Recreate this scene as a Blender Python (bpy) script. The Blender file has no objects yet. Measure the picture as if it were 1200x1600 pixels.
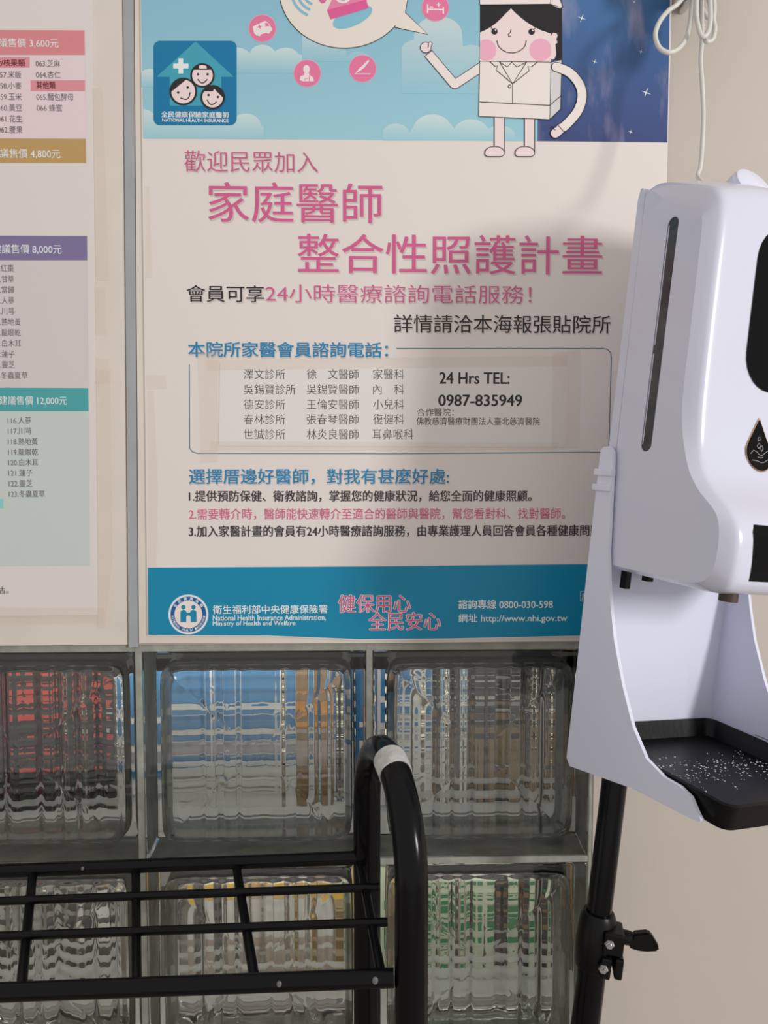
import bpy, bmesh, math, random
from math import sin, cos, pi, radians, atan2, sqrt
from mathutils import Vector, Matrix
random.seed(7)
SC = bpy.context.scene
# ------------------------------------------------------------------ camera
CAM = Vector((0, -0.66, 1.30)); FPX = 1200.0; TILT = radians(3.4); YAW = radians(1.5)
FW = Vector((sin(YAW)*cos(TILT), cos(YAW)*cos(TILT), -sin(TILT)))
RT = Vector((cos(YAW), -sin(YAW), 0)); DN = FW.cross(RT)
cd = bpy.data.cameras.new('camera'); cam = bpy.data.objects.new('camera', cd); SC.collection.objects.link(cam)
cd.sensor_fit = 'VERTICAL'; cd.sensor_height = 24; cd.lens = 18; cd.clip_start = .01
M3 = Matrix((RT, -DN, -FW)).transposed(); cam.matrix_world = Matrix.Translation(CAM) @ M3.to_4x4()
SC.camera = cam
# ------------------------------------------------------------------ light, exposure
w = bpy.data.worlds.new('world'); SC.world = w; w.use_nodes = True
bg = w.node_tree.nodes['Background']; bg.inputs[0].default_value = (1.0, .94, .89, 1); bg.inputs[1].default_value = .62
SC.view_settings.view_transform = 'Standard'; SC.view_settings.look = 'None'
SC.view_settings.exposure = 0; SC.view_settings.gamma = 1; SC.view_settings.use_curve_mapping = False
SC.cycles.max_bounces = 16; SC.cycles.transmission_bounces = 16; SC.cycles.glossy_bounces = 8
def area(name, loc, target, sx, sy, power, col=(1, 1, 1)):
    l = bpy.data.lights.new(name, 'AREA'); l.shape = 'RECTANGLE'; l.size = sx; l.size_y = sy; l.energy = power; l.color = col
    o = bpy.data.objects.new(name, l); SC.collection.objects.link(o); o.location = loc
    o.rotation_euler = (Vector(target)-Vector(loc)).to_track_quat('-Z', 'Y').to_euler(); return o
area('key_light', (1.68, -1.50, 1.60), (.05, 0, 1.4), .26, .42, 25, (1, .97, .94))       # the bright lamp to the right of the camera
area('shop_light', (-.35, .62, 2.1), (-.1, .8, 1.0), .9, .3, 70, (1, .94, .84))
for zz, pw in ((1.107, .30), (.910, .34)): area('goods_fill', (-.17, .119, zz), (-.17, .175, zz-.10), .8, .006, pw, (1, .96, .9))              # added strips that brighten the goods behind the glass blocks
# ------------------------------------------------------------------ helpers
def at(px, py, z): return CAM + (FW + RT*((px-600)/FPX) + DN*((py-800)/FPX))*z
def wp(px, py, Y=0.0):
    r = FW + RT*((px-600)/FPX) + DN*((py-800)/FPX); return CAM + r*((Y-CAM.y)/r.y)
def s2l(c): c /= 255.0; return c/12.92 if c <= .04045 else ((c+.055)/1.055)**2.4
def ink(r, g, b, k=1.12): return tuple(min(.88, s2l(v)*k) for v in (r, g, b))
MATS = {}
def mat(name, col, rough=.5, metal=0, bump=0, bscale=60, spec=.5, var=0, vscale=8, alpha=1, coat=0):
    key = name
    if key in MATS: return MATS[key]
    m = bpy.data.materials.new(name); m.use_nodes = True; nt = m.node_tree; b = nt.nodes['Principled BSDF']
    b.inputs['Base Color'].default_value = (*col, 1); b.inputs['Roughness'].default_value = rough
    b.inputs['Metallic'].default_value = metal; b.inputs['Specular IOR Level'].default_value = spec
    b.inputs['Alpha'].default_value = alpha; b.inputs['Coat Weight'].default_value = coat; b.inputs['Coat Roughness'].default_value = .08
    g = nt.nodes.new('ShaderNodeNewGeometry')
    if var:
        n = nt.nodes.new('ShaderNodeTexNoise'); n.inputs['Scale'].default_value = vscale; n.inputs['Detail'].default_value = 6
        nt.links.new(g.outputs['Position'], n.inputs['Vector'])
        r = nt.nodes.new('ShaderNodeMapRange'); r.inputs[1].default_value = .3; r.inputs[2].default_value = .7
        r.inputs[3].default_value = 1-var; r.inputs[4].default_value = 1+var*.3
        nt.links.new(n.outputs[0], r.inputs[0])
        x = nt.nodes.new('ShaderNodeVectorMath'); x.operation = 'SCALE'; x.inputs[0].default_value = col
        nt.links.new(r.outputs[0], x.inputs['Scale']); nt.links.new(x.outputs[0], b.inputs['Base Color'])
    if bump:
        n = nt.nodes.new('ShaderNodeTexNoise'); n.inputs['Scale'].default_value = bscale; n.inputs['Detail'].default_value = 3
        nt.links.new(g.outputs['Position'], n.inputs['Vector'])
        bb = nt.nodes.new('ShaderNodeBump'); bb.inputs['Strength'].default_value = bump; bb.inputs['Distance'].default_value = .001
        nt.links.new(n.outputs[0], bb.inputs['Height']); nt.links.new(bb.outputs[0], b.inputs['Normal'])
    MATS[key] = m; return m
def pmat(r, g, b, k=1.12):                       # printing ink on paper
    return mat('ink_%d_%d_%d' % (r, g, b), ink(r, g, b, k), .42, bump=.25, bscale=22, spec=.4)
def grad(name, top, bot, k=1.12):                # a printed gradient, top to bottom of the print
    if name in MATS: return MATS[name]
    m = mat(name, ink(*top), .42, bump=.25, bscale=22, spec=.4); nt = m.node_tree
    tc = nt.nodes.new('ShaderNodeTexCoord'); sp = nt.nodes.new('ShaderNodeSeparateXYZ'); cr = nt.nodes.new('ShaderNodeValToRGB')
    nt.links.new(tc.outputs['Generated'], sp.inputs[0]); nt.links.new(sp.outputs[2], cr.inputs[0])
    cr.color_ramp.elements[0].color = (*ink(*bot, k), 1); cr.color_ramp.elements[1].color = (*ink(*top, k), 1)
    nt.links.new(cr.outputs[0], nt.nodes['Principled BSDF'].inputs['Base Color']); return m
def link(o, parent=None):
    SC.collection.objects.link(o)
    if parent: o.parent = parent
    return o
def tag(o, label=None, cat=None, group=None, kind=None):
    if label: o['label'] = label
    if cat: o['category'] = cat
    if group: o['group'] = group
    if kind: o['kind'] = kind
    return o
def empty(name, loc, label, cat, group=None, rot=None):
    o = bpy.data.objects.new(name, None); o.empty_display_size = .02; link(o)
    if rot is not None: o.matrix_world = Matrix.Translation(Vector(loc)) @ rot.to_4x4()
    else: o.location = loc
    return tag(o, label, cat, group)
def mesh(name, verts, faces, m, parent=None, off=None, smooth=False):
    me = bpy.data.meshes.new(name)
    if off is not None: verts = [Vector(v)-Vector(off) for v in verts]
    me.from_pydata([tuple(v) for v in verts], [], faces); me.materials.append(m)
    if smooth:
        for p in me.polygons: p.use_smooth = True
    me.update()
    return link(bpy.data.objects.new(name, me), parent)
def bmobj(name, bm, m, parent=None, smooth=None):
    me = bpy.data.meshes.new(name); bmesh.ops.recalc_face_normals(bm, faces=bm.faces); bm.to_mesh(me); bm.free(); me.materials.append(m)
    if smooth is not None:
        for p in me.polygons: p.use_smooth = True
        me.set_sharp_from_angle(angle=radians(smooth))
    return link(bpy.data.objects.new(name, me), parent)
def box_bm(x0, x1, y0, y1, z0, z1, bev=0, seg=2, bm=None, mtx=None):
    nb = bm or bmesh.new(); t = bmesh.new()
    bmesh.ops.create_cube(t, size=1)
    for v in t.verts: v.co = Vector(((x0+x1)/2+v.co.x*(x1-x0), (y0+y1)/2+v.co.y*(y1-y0), (z0+z1)/2+v.co.z*(z1-z0)))
    if bev: bmesh.ops.bevel(t, geom=t.edges[:], offset=bev, segments=seg, profile=.6, affect='EDGES')
    if mtx is not None: bmesh.ops.transform(t, matrix=mtx, verts=t.verts)
    tm = bpy.data.meshes.new('t'); t.to_mesh(tm); t.free(); nb.from_mesh(tm); bpy.data.meshes.remove(tm); return nb
def box(name, a, b, m, parent=None, bev=0, off=(0, 0, 0), smooth=None):
    bm = box_bm(a[0]-off[0], b[0]-off[0], a[1]-off[1], b[1]-off[1], a[2]-off[2], b[2]-off[2], bev)
    return bmobj(name, bm, m, parent, smooth)
def tube_bm(pts, r, seg=14, bm=None, cap=True, closed=False):
    bm = bm or bmesh.new(); pts = [Vector(p) for p in pts]; n = len(pts)
    rr = r if isinstance(r, (list, tuple)) else [r]*n
    T = []
    for i in range(n):
        a = pts[max(i-1, 0)]; b = pts[min(i+1, n-1)]; T.append((b-a).normalized())
    up = Vector((0, 0, 1)) if abs(T[0].z) < .9 else Vector((1, 0, 0))
    u = T[0].cross(up).normalized(); rings = []
    for i in range(n):
        u = (u - T[i]*u.dot(T[i])).normalized(); v = T[i].cross(u)
        rings.append([bm.verts.new(pts[i] + (u*cos(2*pi*k/seg)+v*sin(2*pi*k/seg))*rr[i]) for k in range(seg)])
    for i in range(n-1):
        for k in range(seg):
            bm.faces.new((rings[i][k], rings[i][(k+1) % seg], rings[i+1][(k+1) % seg], rings[i+1][k]))
    if cap: bm.faces.new(rings[0][::-1]); bm.faces.new(rings[-1])
    return bm
def tube(name, pts, r, m, parent=None, seg=14, off=(0, 0, 0)):
    return bmobj(name, tube_bm([Vector(p)-Vector(off) for p in pts], r, seg), m, parent, 50)
def spline(P, n=8):
    P = [Vector(p) for p in P]; Q = [P[0]*2-P[1]]+P+[P[-1]*2-P[-2]]; out = []
    for i in range(1, len(Q)-2):
        a, b, c, d = Q[i-1:i+3]
        for k in range(n):
            t = k/n; out.append(.5*((2*b)+(c-a)*t+(2*a-5*b+4*c-d)*t*t+(3*b-a-3*c+d)*t**3))
    return out+[P[-1]]
# ------------------------------------------------------------------ materials
cream = mat('cream_board', (.76, .70, .64), .55, bump=.2, bscale=30, var=.06, vscale=14)
paint = mat('wall_paint', (.55, .495, .445), .62, bump=.35, bscale=45, var=.05, vscale=5)
grout = mat('grey_green_mortar', (.36, .375, .33), .7, bump=.8, bscale=180, var=.35, vscale=40)
greymetal = mat('grey_strip', (.40, .42, .45), .42, bump=.2, bscale=60, var=.1, vscale=30)
paper = mat('poster_paper', (.80, .745, .715), .45, bump=.25, bscale=16, spec=.4)
plastic = mat('white_plastic', (.665, .69, .83), .22, bump=.05, bscale=30, coat=.4)
plastic_dull = mat('white_plastic_satin', (.76, .79, .94), .38, bump=.08, bscale=150)
seamm = mat('seam_shadow_grey', (.25, .25, .30), .6)
blackpl = mat('black_plastic', (.004, .004, .0045), .35, bump=.1, bscale=220, spec=.22)
blackgl = mat('black_gloss', (.002, .002, .0025), .05, spec=.12)
blackpaint = mat('black_paint', (.0025, .0025, .0035), .2, bump=.12, bscale=90, spec=.22)
steel = mat('bright_steel', (.7, .7, .72), .22, 1)
chip = mat('chipped_grey', (.14, .14, .14), .5)
def glass_mat():
    m = bpy.data.materials.new('block_glass'); m.use_nodes = True; b = m.node_tree.nodes['Principled BSDF']
    b.inputs['Base Color'].default_value = (.95, .975, .955, 1); b.inputs['Transmission Weight'].default_value = 1
    b.inputs['IOR'].default_value = 1.5; b.inputs['Roughness'].default_value = 0.0; return m
GLASS = glass_mat()
# ------------------------------------------------------------------ the setting
XR = .2030                                   # right edge of the glass block field
ZT = 1.1465                                  # its top
PX = [-.5965, -.3955, -.1955, .0045, XR]; PZ = [1.1425, .9500, .7560, .5620]
floorm = mat('floor_tile', (.34, .30, .26), .4, bump=.1, bscale=20, var=.15, vscale=6)
def structure(o): return tag(o, kind='structure')
structure(box('floor', (-2, -2.2, -.05), (2, 1.05, 0), floorm))
wall = empty('wall_front', (0, 0, 0), 'painted wall with a field of glass blocks let into it', 'wall')
del wall['category']; structure(wall)
bx = lambda n, a, b, m, p=None, bev=0: box(n, a, b, m, p, bev)
bx('plaster_panel', (XR, 0, 0), (2, .10, 2.6), paint, wall)
bx('plaster_panel', (-2, 0, ZT), (XR, .10, 2.6), paint, wall)
bx('plaster_panel', (-2, 0, 0), (PX[0]-.003, .10, ZT), paint, wall)
bx('plaster_panel', (PX[0]-.003, 0, 0), (XR, .10, PZ[-1]-.003), paint, wall)
# mortar grid between the blocks
JT = .0056
gm = bmesh.new()
for x in PX: box_bm(x-JT/2-(.001 if x == XR else 0), x+JT/2, .0006, .079, PZ[-1]-.003, ZT, .0006, 1, gm)
for z in PZ: box_bm(PX[0]-.003, XR, .0010, .079, z-JT/2, z+JT/2+(.0035 if z == PZ[0] else 0), .0006, 1, gm)
bmobj('mortar_joint', gm, grout, wall)
# one glass block: outer shell with eased edges, hollow core whose front pane is fluted upright and back pane crosswise
FLU = [(-.93, .13), (-.74, .08), (-.58, .10), (-.40, .07), (-.25, .11), (-.05, .08), (.12, .10), (.31, .07), (.46, .11), (.66, .08), (.84, .11)]
def block_mesh(bw, bh, seed):
    rnd = random.Random(seed); bm = bmesh.new(); D = .078
    t = box_bm(-bw/2, bw/2, .0, D, -bh/2, bh/2, .0030, 3); tm = bpy.data.meshes.new('t'); t.to_mesh(tm); t.free(); bm.from_mesh(tm); bpy.data.meshes.remove(tm)
    for f in bm.faces: f.smooth = True
    bmesh.ops.recalc_face_normals(bm, faces=bm.faces)
    hx, hz = bw/2-.0135, bh/2-.0135; N = 200
    ph = rnd.random()*6
    # uneven flute phase
    cum = [0]; nfl = 8.0
    for i in range(N):
        u = i/N; cum.append(cum[-1] + (1+.38*sin(2*pi*u*2.3+ph)+.18*sin(2*pi*u*5.1+2*ph)))
    tot = cum[-1]; phase = [c/tot*nfl*2*pi for c in cum]
    def mp(u, v):
        t_ = max(abs(u), abs(v)); n_ = (abs(u)**14+abs(v)**14)**(1/14) if t_ > 0 else 1
        s = t_/n_ if n_ else 1; return u*hx*s, v*hz*s, t_
    def grid(front):
        G = []
        for j in range(N+1):
            row = []
            for i in range(N+1):
                u, v = -1+2*i/N, -1+2*j/N; x, z, t_ = mp(u, v)
                fade = min(1, (1-t_)/.07); fade = fade*fade*(3-2*fade)
                if front: y = .0085 + fade*(.0021*abs(cos(phase[i]/2))**1.25-.0009+.00012*cos(phase[i]*2.7+ph)) + (1-fade)*.0035
                else: y = D-.0085 - fade*(.00075*abs(cos(pi*j/N*13+ph))**1.4-.0003) - (1-fade)*.0035
                row.append(bm.verts.new((x, y, z)))
            G.append(row)
        return G
    A, B = grid(True), grid(False)
    fs = []
    for G, fl in ((A, 0), (B, 1)):
        for j in range(N):
            for i in range(N):
                q = (G[j][i], G[j][i+1], G[j+1][i+1], G[j+1][i]); fs.append(bm.faces.new(q[::-1] if not fl else q))
    def ring(G): return [G[0][i] for i in range(N)]+[G[j][N] for j in range(N)]+[G[N][i] for i in range(N, 0, -1)]+[G[j][0] for j in range(N, 0, -1)]
    ra, rb = ring(A), ring(B); n = len(ra)
    for k in range(n): fs.append(bm.faces.new((ra[k], ra[(k+1) % n], rb[(k+1) % n], rb[k])))
    for f in fs: f.smooth = True
    # cavity normals must look into the cavity
    bmesh.ops.recalc_face_normals(bm, faces=fs)
    for f in fs: f.normal_update()
    c = A[N//2][N//2].link_faces[0]
    if c.normal.y < 0: bmesh.ops.reverse_faces(bm, faces=fs)
    me = bpy.data.meshes.new('glass_block'); bm.to_mesh(me); bm.free(); me.materials.append(GLASS)
    return me
bms = [block_mesh(.1945, .1870, s) for s in (1, 5, 9)]
last = block_mesh(.1925, .1870, 12)
for r in range(3):
    for c in range(4):
        me = last if c == 3 else bms[(c+2*r) % 3]
        o = bpy.data.objects.new('glass_block', me); link(o, wall)
        o.location = ((PX[c]+PX[c+1])/2, .0022, (PZ[r]+PZ[r+1])/2)
# ------------------------------------------------------------------ the shop behind the blocks
shopw = mat('shop_wall', (.62, .58, .50), .7, var=.1, vscale=4)
structure(bx('wall_back', (-2, .95, 0), (2, 1.05, 2.6), shopw)); structure(bx('wall_left', (-2.05, .1, 0), (-1.95, 2, 2.6), shopw))
structure(bx('wall_right', (1.95, .1, 0), (2.05, 2, 2.6), shopw)); structure(bx('ceiling', (-2, .1, 2.6), (2, 1.05, 2.65), shopw))
lampm = bpy.data.materials.new('lamp_panel'); lampm.use_nodes = True
lb = lampm.node_tree.nodes['Principled BSDF']; lb.inputs['Emission Color'].default_value = (1, .93, .82, 1); lb.inputs['Emission Strength'].default_value = 5
shelfm = mat('shelf_laminate', (.50, .50, .49), .35, var=.1, vscale=20); shelfu = mat('shelf_upright', (.10, .10, .10), .4)
SHX0, SHX1 = -.62, .28
sh = empty('display_shelf', (-.17, .26, 0), 'open grey shelf unit standing just behind the glass blocks', 'shelf')
def sb(n, a, b, m, bev=.001): return box(n, a, b, m, sh, bev, sh.location)
SZ = [1.125, .928, .742, .55, .08]
for z in SZ: sb('shelf_board', (SHX0, .105, z-.014), (SHX1, .40, z), shelfm)
for z, m_ in ((1.125, shelfu), (.928, shelfu)): box('shade_lip', (SHX0, .1055, z-.026), (SHX1, .1095, z-.014), m_, sh, .0005, sh.location)  # added dark lips shield the strip lights and darken the block tops
for k in range(24): box('glint_slat', (SHX0+.015, .394, .752+.0155*k), (SHX1-.015, .400, .7595+.0155*k), shelfu, sh, 0, sh.location)  # added slats that break the bright back wall into dots
box('light_blocker', (SHX0, .1055, 1.0995), (SHX1, .1100, 1.34), shelfu, sh, .0005, sh.location)  # added dark sheet, keeps the bright wall above out of the block rims
for x in (SHX0, SHX1-.015): sb('upright', (x, .105, 0), (x+.015, .40, 1.14), shelfu)
def product(name, x0, x1, y0, z0, h, d, col, bands, label, cat, kind='box', cap=None, group='goods on the shelf behind the glass blocks'):
    y0 += .045; o = empty(name, ((x0+x1)/2, y0+d/2, z0), label, cat, group); L = o.location
    m = mat('carton_%d_%d_%d' % col, ink(*col), .4)
    if kind == 'box':
        box('carton', (x0, y0, z0), (x1, y0+d, z0+h), m, o, .0015, L)
    else:
        r = (x1-x0)/2; prof = [(0, 0), (r*.94, 0), (r, r*.08), (r, h*.74), (r*.9, h*.8), (r*.45, h*.87), (r*.42, h*.9)]
        bm = bmesh.new(); S = 24; rings = []
        for (q, zz) in prof[1:]: rings.append([bm.verts.new((q*cos(2*pi*k/S), q*sin(2*pi*k/S), zz)) for k in range(S)])
        for a_, b_ in zip(rings, rings[1:]):
            for k in range(S): bm.faces.new((a_[k], a_[(k+1) % S], b_[(k+1) % S], b_[k]))
        bm.faces.new(rings[0][::-1]); bm.faces.new(rings[-1]); bmobj('bottle_body', bm, m, o, 40)
        cb = tube_bm([(0, 0, h*.885), (0, 0, h)], r*.5, 20); bmobj('cap', cb, mat('cap_%d_%d_%d' % (cap or (235, 235, 230)), ink(*(cap or (235, 235, 230))), .4), o, 40)
    for (a, b, bc) in bands:
        bmat = mat('band_%d_%d_%d' % bc, ink(*bc), .4)
        if kind == 'box': box('printed_band', (x0+.004, y0-.0006, z0+h*a), (x1-.004, y0+.0005, z0+h*b), bmat, o, 0, L)
        else: bmobj('label_band', tube_bm([(0, 0, h*a), (0, 0, h*b)], (x1-x0)/2*1.01, 24, cap=False), bmat, o, 40)
    return o
BLUE = (70, 130, 180); WHITE = (226, 222, 220); RED = (225, 75, 60); BLK = (28, 27, 30); GOLD = (135, 104, 50); ORG = (225, 150, 50)
GRN = (20, 130, 80); BEI = (205, 185, 170); YEL = (225, 180, 60)
TXT = (170, 168, 172)
bluebands = [(.985, 1.0, BLUE), (.56, .88, BLUE), (.62, .66, WHITE), (.47, .50, TXT), (.43, .455, TXT), (.36, .39, BLUE), (.24, .26, TXT)]
bb = [(.66, .93, BLUE), (.50, .62, BLUE), (.40, .43, TXT), (.43, .46, TXT), (.31, .35, BLUE), (.20, .22, TXT)]
z1 = SZ[1]
for i, (x0, x1, y, h, col, bands, lab, cat) in enumerate([
    (-.232, -.150, .112, .168, WHITE, bb, 'blue and white carton behind the left part of the middle block', 'carton'),
    (-.147, -.078, .113, .168, WHITE, bb, 'blue and white carton behind the centre of the middle block', 'carton'),
    (.026, .064, .165, .166, WHITE, bb, 'blue and white carton behind the left part of the upper right block', 'carton'),
    (.073, .103, .170, .166, WHITE, bb, 'narrow blue and white carton beside the black and gold cartons', 'carton'),
    (-.020, .020, .150, .168, (60, 120, 172), [(.05, .42, WHITE), (.5, .53, WHITE)], 'mostly blue carton with white foot behind the joint of the two upper right blocks', 'carton'),
    (-.070, -.026, .125, .150, (150, 120, 90), [(.62, .74, ORG), (.30, .5, (190, 170, 160)), (.05, .2, GOLD)], 'brown carton with an orange band between blue and white cartons', 'carton'),
    (.116, .152, .185, .170, BLK, [(.0, .34, GOLD), (.42, .45, (150, 150, 155)), (.62, .66, (190, 185, 175)), (.8, .82, (120, 60, 40))], 'black carton with a gold lower half beside the blue carton', 'carton'),
    (.164, .198, .19, .166, BLK, [(.05, .42, GOLD), (.55, .58, (170, 168, 160)), (.72, .74, (130, 130, 135))], 'black and gold carton next to last on the shelf', 'carton'),
    (.212, .255, .19, .166, (38, 30, 30), [(.0, .44, GOLD)], 'dark carton with gold foot at the right end of the shelf', 'carton'),
    (-.345, -.317, .150, .155, BLK, [(.80, .86, RED), (.60, .72, RED), (.66, .68, WHITE), (.5, .54, RED), (.3, .36, RED)], 'narrow black box with red stripes behind the left block', 'carton'),
    (-.385, -.357, .155, .150, BLK, [(.80, .86, RED), (.60, .72, RED), (.3, .36, RED)], 'black box with three red stripes, second from the dark red carton', 'carton'),
    (-.300, -.278, .165, .160, (40, 38, 40), [(.80, .86, RED), (.60, .72, RED), (.5, .54, (200, 200, 200)), (.3, .36, RED)], 'slim black box with red stripes beside the blue cartons', 'carton'),
    (-.430, -.400, .150, .155, (80, 18, 28), [(.2, .7, (45, 12, 18))], 'dark red carton behind the left block', 'carton'),
    (-.52, -.445, .150, .160, (60, 16, 26), [(.3, .8, (150, 40, 60))], 'wine red carton at the far left of the shelf', 'carton')]):
    product('product_carton', x0, x1, y, z1, h, .09, col, bands, lab, cat)
z2 = SZ[2]
for i, (x0, x1, y, h, col, bands, lab, kind) in enumerate([
    (-.170, -.118, .118, .165, BEI, [(.55, .72, YEL), (.2, .5, WHITE)], 'beige bottle with a yellow label, left one of the pair', 'b'),
    (-.104, -.052, .118, .165, BEI, [(.55, .72, YEL), (.2, .5, WHITE)], 'beige bottle with a yellow label, right one of the pair', 'b'),
    (-.040, .000, .13, .168, (190, 160, 120), [(.45, .62, YEL), (.1, .3, GOLD)], 'tan carton with yellow band beside the yellow label bottles', 'box'),
    (.028, .082, .135, .172, (196, 205, 180), [(.86, .93, GRN), (.72, .75, GRN), (.40, .45, GRN), (.18, .32, GRN), (.05, .09, GRN)], 'pale carton with green stripes behind the lower right block', 'box'),
    (.085, .108, .138, .165, (175, 155, 145), [(.5, .7, WHITE)], 'brownish narrow carton between two green striped cartons', 'box'),
    (.112, .160, .135, .172, (205, 210, 190), [(.80, .93, GRN), (.62, .66, GRN), (.35, .40, GRN), (.16, .30, GRN)], 'second green striped carton, right of the brownish one', 'box'),
    (.172, .203, .15, .16, (60, 55, 60), [(.5, .56, GRN), (.2, .3, (150, 120, 70))], 'dark carton with a thin green stripe behind the lower right block', 'box'),
    (.214, .250, .15, .15, (90, 75, 60), [(.3, .7, (150, 115, 60))], 'brown carton at the right end of the lower shelf', 'box'),
    (-.225, -.190, .14, .155, (120, 115, 112), [(.3, .6, (60, 60, 62))], 'grey carton behind the joint of the lower blocks', 'box'),
    (-.310, -.263, .15, .165, (70, 68, 66), [(.6, .9, (170, 140, 90)), (.2, .4, WHITE)], 'dark bottle with gold and white labels, lower left block', 'b'),
    (-.362, -.322, .15, .160, (50, 50, 52), [(.3, .75, (150, 150, 148))], 'black bottle with a grey label, lower left block', 'b'),
    (-.424, -.376, .15, .160, (40, 38, 38), [(.2, .4, (180, 180, 175))], 'black bottle at the left of the lower shelf', 'b')]):
    product('product_bottle' if kind == 'b' else 'product_carton', x0, x1, y, z2, h, .05, col, bands, lab, 'bottle' if kind == 'b' else 'carton', kind,
            group='goods on the lower shelf behind the glass blocks')
cl = empty('ceiling_lamp', (-.3, .65, 2.55), 'flat lamp panel on the ceiling of the shop behind the blocks', 'lamp')
box('lamp_panel', (-.9, .5, 2.56), (.3, .8, 2.585), lampm, cl, .003, cl.location)
box('lamp_frame', (-.93, .47, 2.585), (.33, .83, 2.6), shelfm, cl, .003, cl.location)
# ------------------------------------------------------------------ boards and grey strip on the wall
BY = -.0025
def slab(name, P, y0, y1, m, parent=None, off=(0, 0, 0)):    # P: outline (X, Z)
    n = len(P); V = [Vector((x, y0, z)) for x, z in P]+[Vector((x, y1, z)) for x, z in P]
    F = [tuple(range(n))[::-1], tuple(range(n, 2*n))]+[(i, (i+1) % n, n+(i+1) % n, n+i) for i in range(n)]
    bm = bmesh.new(); vs = [bm.verts.new(v-Vector(off)) for v in V]
    for f in F: bm.faces.new([vs[i] for i in f])
    return bmobj(name, bm, m, parent)
def W(px, py): p = wp(px, py); return (p.x, p.z)
tag(slab('backing_board', [(-.62, 1.146), W(199.5, 1006), W(191, -60), (-.62, 1.72)], BY, -.0003, cream),
    'cream backing board behind the price list, left of the grey strip', 'board')
tag(slab('backing_board', [W(218.5, 1004), W(560, 1004), W(925, 1000), (.247, 1.148), (.247, 1.72), W(211, -60)], BY, -.0003, cream),
    'cream backing board behind the clinic poster, right of the grey strip', 'board')
tag(slab('metal_strip', [W(202.0, 1011), W(216.5, 1010), W(209.5, -60), W(193, -60)], -.0016, 0, greymetal),
    'narrow grey metal strip running upright between the two backing boards', 'strip')
# ------------------------------------------------------------------ flat prints
class Sheet:
    def __init__(s, root, y): s.root = root; s.y = y; s.off = root.location.copy()
    def Y(s, l): s.n = getattr(s, 'n', 0)+1; return s.y - .00005 - l*.00006 - (s.n % 24)*.000002
    def fill(s, name, P, m, l, parent=None, label=None):
        yy = s.Y(l); V = [Vector((*W(*p), 0)) for p in P]; V = [Vector((v.x, yy, v.y)) for v in V]
        bm = bmesh.new(); vs = [bm.verts.new(v-s.off) for v in V]
        f = bm.faces.new(vs); f.normal_update()
        if f.normal.y > 0: bmesh.ops.reverse_faces(bm, faces=[f])
        bmesh.ops.triangulate(bm, faces=bm.faces[:])
        me = bpy.data.meshes.new(name); bm.to_mesh(me); bm.free(); me.materials.append(m)
        o = link(bpy.data.objects.new(name, me), parent or s.root)
        if label: o['label'] = label
        return o
    def strokes(s, name, lines, wd, m, l, parent=None):
        V = []; F = []
        for P in lines:
            P = [Vector(p) for p in P]; n = len(P); cl = (P[0]-P[-1]).length < .01
            base = len(V); yy = s.Y(l)
            for i in range(n):
                a = P[i-1] if i else (P[-2] if cl else P[0]); b = P[i+1] if i < n-1 else (P[1] if cl else P[-1])
                d = (b-a); d = d.normalized() if d.length > 0 else Vector((1, 0)); nn = Vector((-d.y, d.x))*wd/2
                for q in (P[i]+nn, P[i]-nn): x, z = W(q.x, q.y); V.append(Vector((x, yy, z)))
            for i in range(n-1):
                k = base+2*i; F.append((k, k+1, k+3, k+2))
        return mesh(name, V, F, m, parent or s.root, s.off)
    def text(s, body, box, m, l, name='printed_text', weight=0, parent=None, rot=0):
        x0, y0, x1, y1 = box; c = bpy.data.curves.new('txt', 'FONT'); c.body = body; c.offset = min(weight, 0); c.resolution_u = 3; c.fill_mode = 'FRONT'
        to = bpy.data.objects.new('txt', c); SC.collection.objects.link(to)
        dg = bpy.context.evaluated_depsgraph_get(); dg.update()
        me = bpy.data.meshes.new_from_object(to.evaluated_get(dg)); bpy.data.objects.remove(to); bpy.data.curves.remove(c)
        xs = [v.co.x for v in me.vertices]; ys = [v.co.y for v in me.vertices]
        if not xs: return
        ax, bx_, ay, by = min(xs), max(xs), min(ys), max(ys)
        A = W(x0, (y0+y1)/2)[0]; B = W(x1, (y0+y1)/2)[0]; top = W((x0+x1)/2, y0)[1]; bot = W((x0+x1)/2, y1)[1]
        yy = s.Y(l)
        for v in me.vertices:
            u = (v.co.x-ax)/(bx_-ax); t = (v.co.y-ay)/(by-ay)
            v.co = Vector((A+(B-A)*u, yy, bot+(top-bot)*t))-s.off
        if weight > .003:
            e = weight*(by-ay and (top-bot)/(by-ay)); bm = bmesh.new(); bm.from_mesh(me); t2 = me.copy()
            for k, (dx, dz) in enumerate(((e, 0), (-e, 0), (0, e*.6), (0, -e*.6))):
                t2.transform(Matrix.Translation((dx, -.0000006*(k+1), dz))); bm.from_mesh(t2); t2.transform(Matrix.Translation((-dx, .0000006*(k+1), -dz)))
            bm.to_mesh(me); bm.free(); bpy.data.meshes.remove(t2)
        me.materials.clear(); me.materials.append(m); me.name = name
        return link(bpy.data.objects.new(name, me), parent or s.root)
def circ(cx, cy, r, n=32, a0=0, a1=2*pi, ry=None, rot=0):
    ry = ry or r; full = abs(a1-a0-2*pi) < 1e-6; N = n if full else n+1; out = []
    for k in range(N):
        a = a0+(a1-a0)*k/n; x, y = r*cos(a), ry*sin(a); out.append((cx+x*cos(rot)-y*sin(rot), cy+x*sin(rot)+y*cos(rot)))
    return out
def ringp(*a, **k): P = circ(*a, **k); return P+[P[0]]
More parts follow.
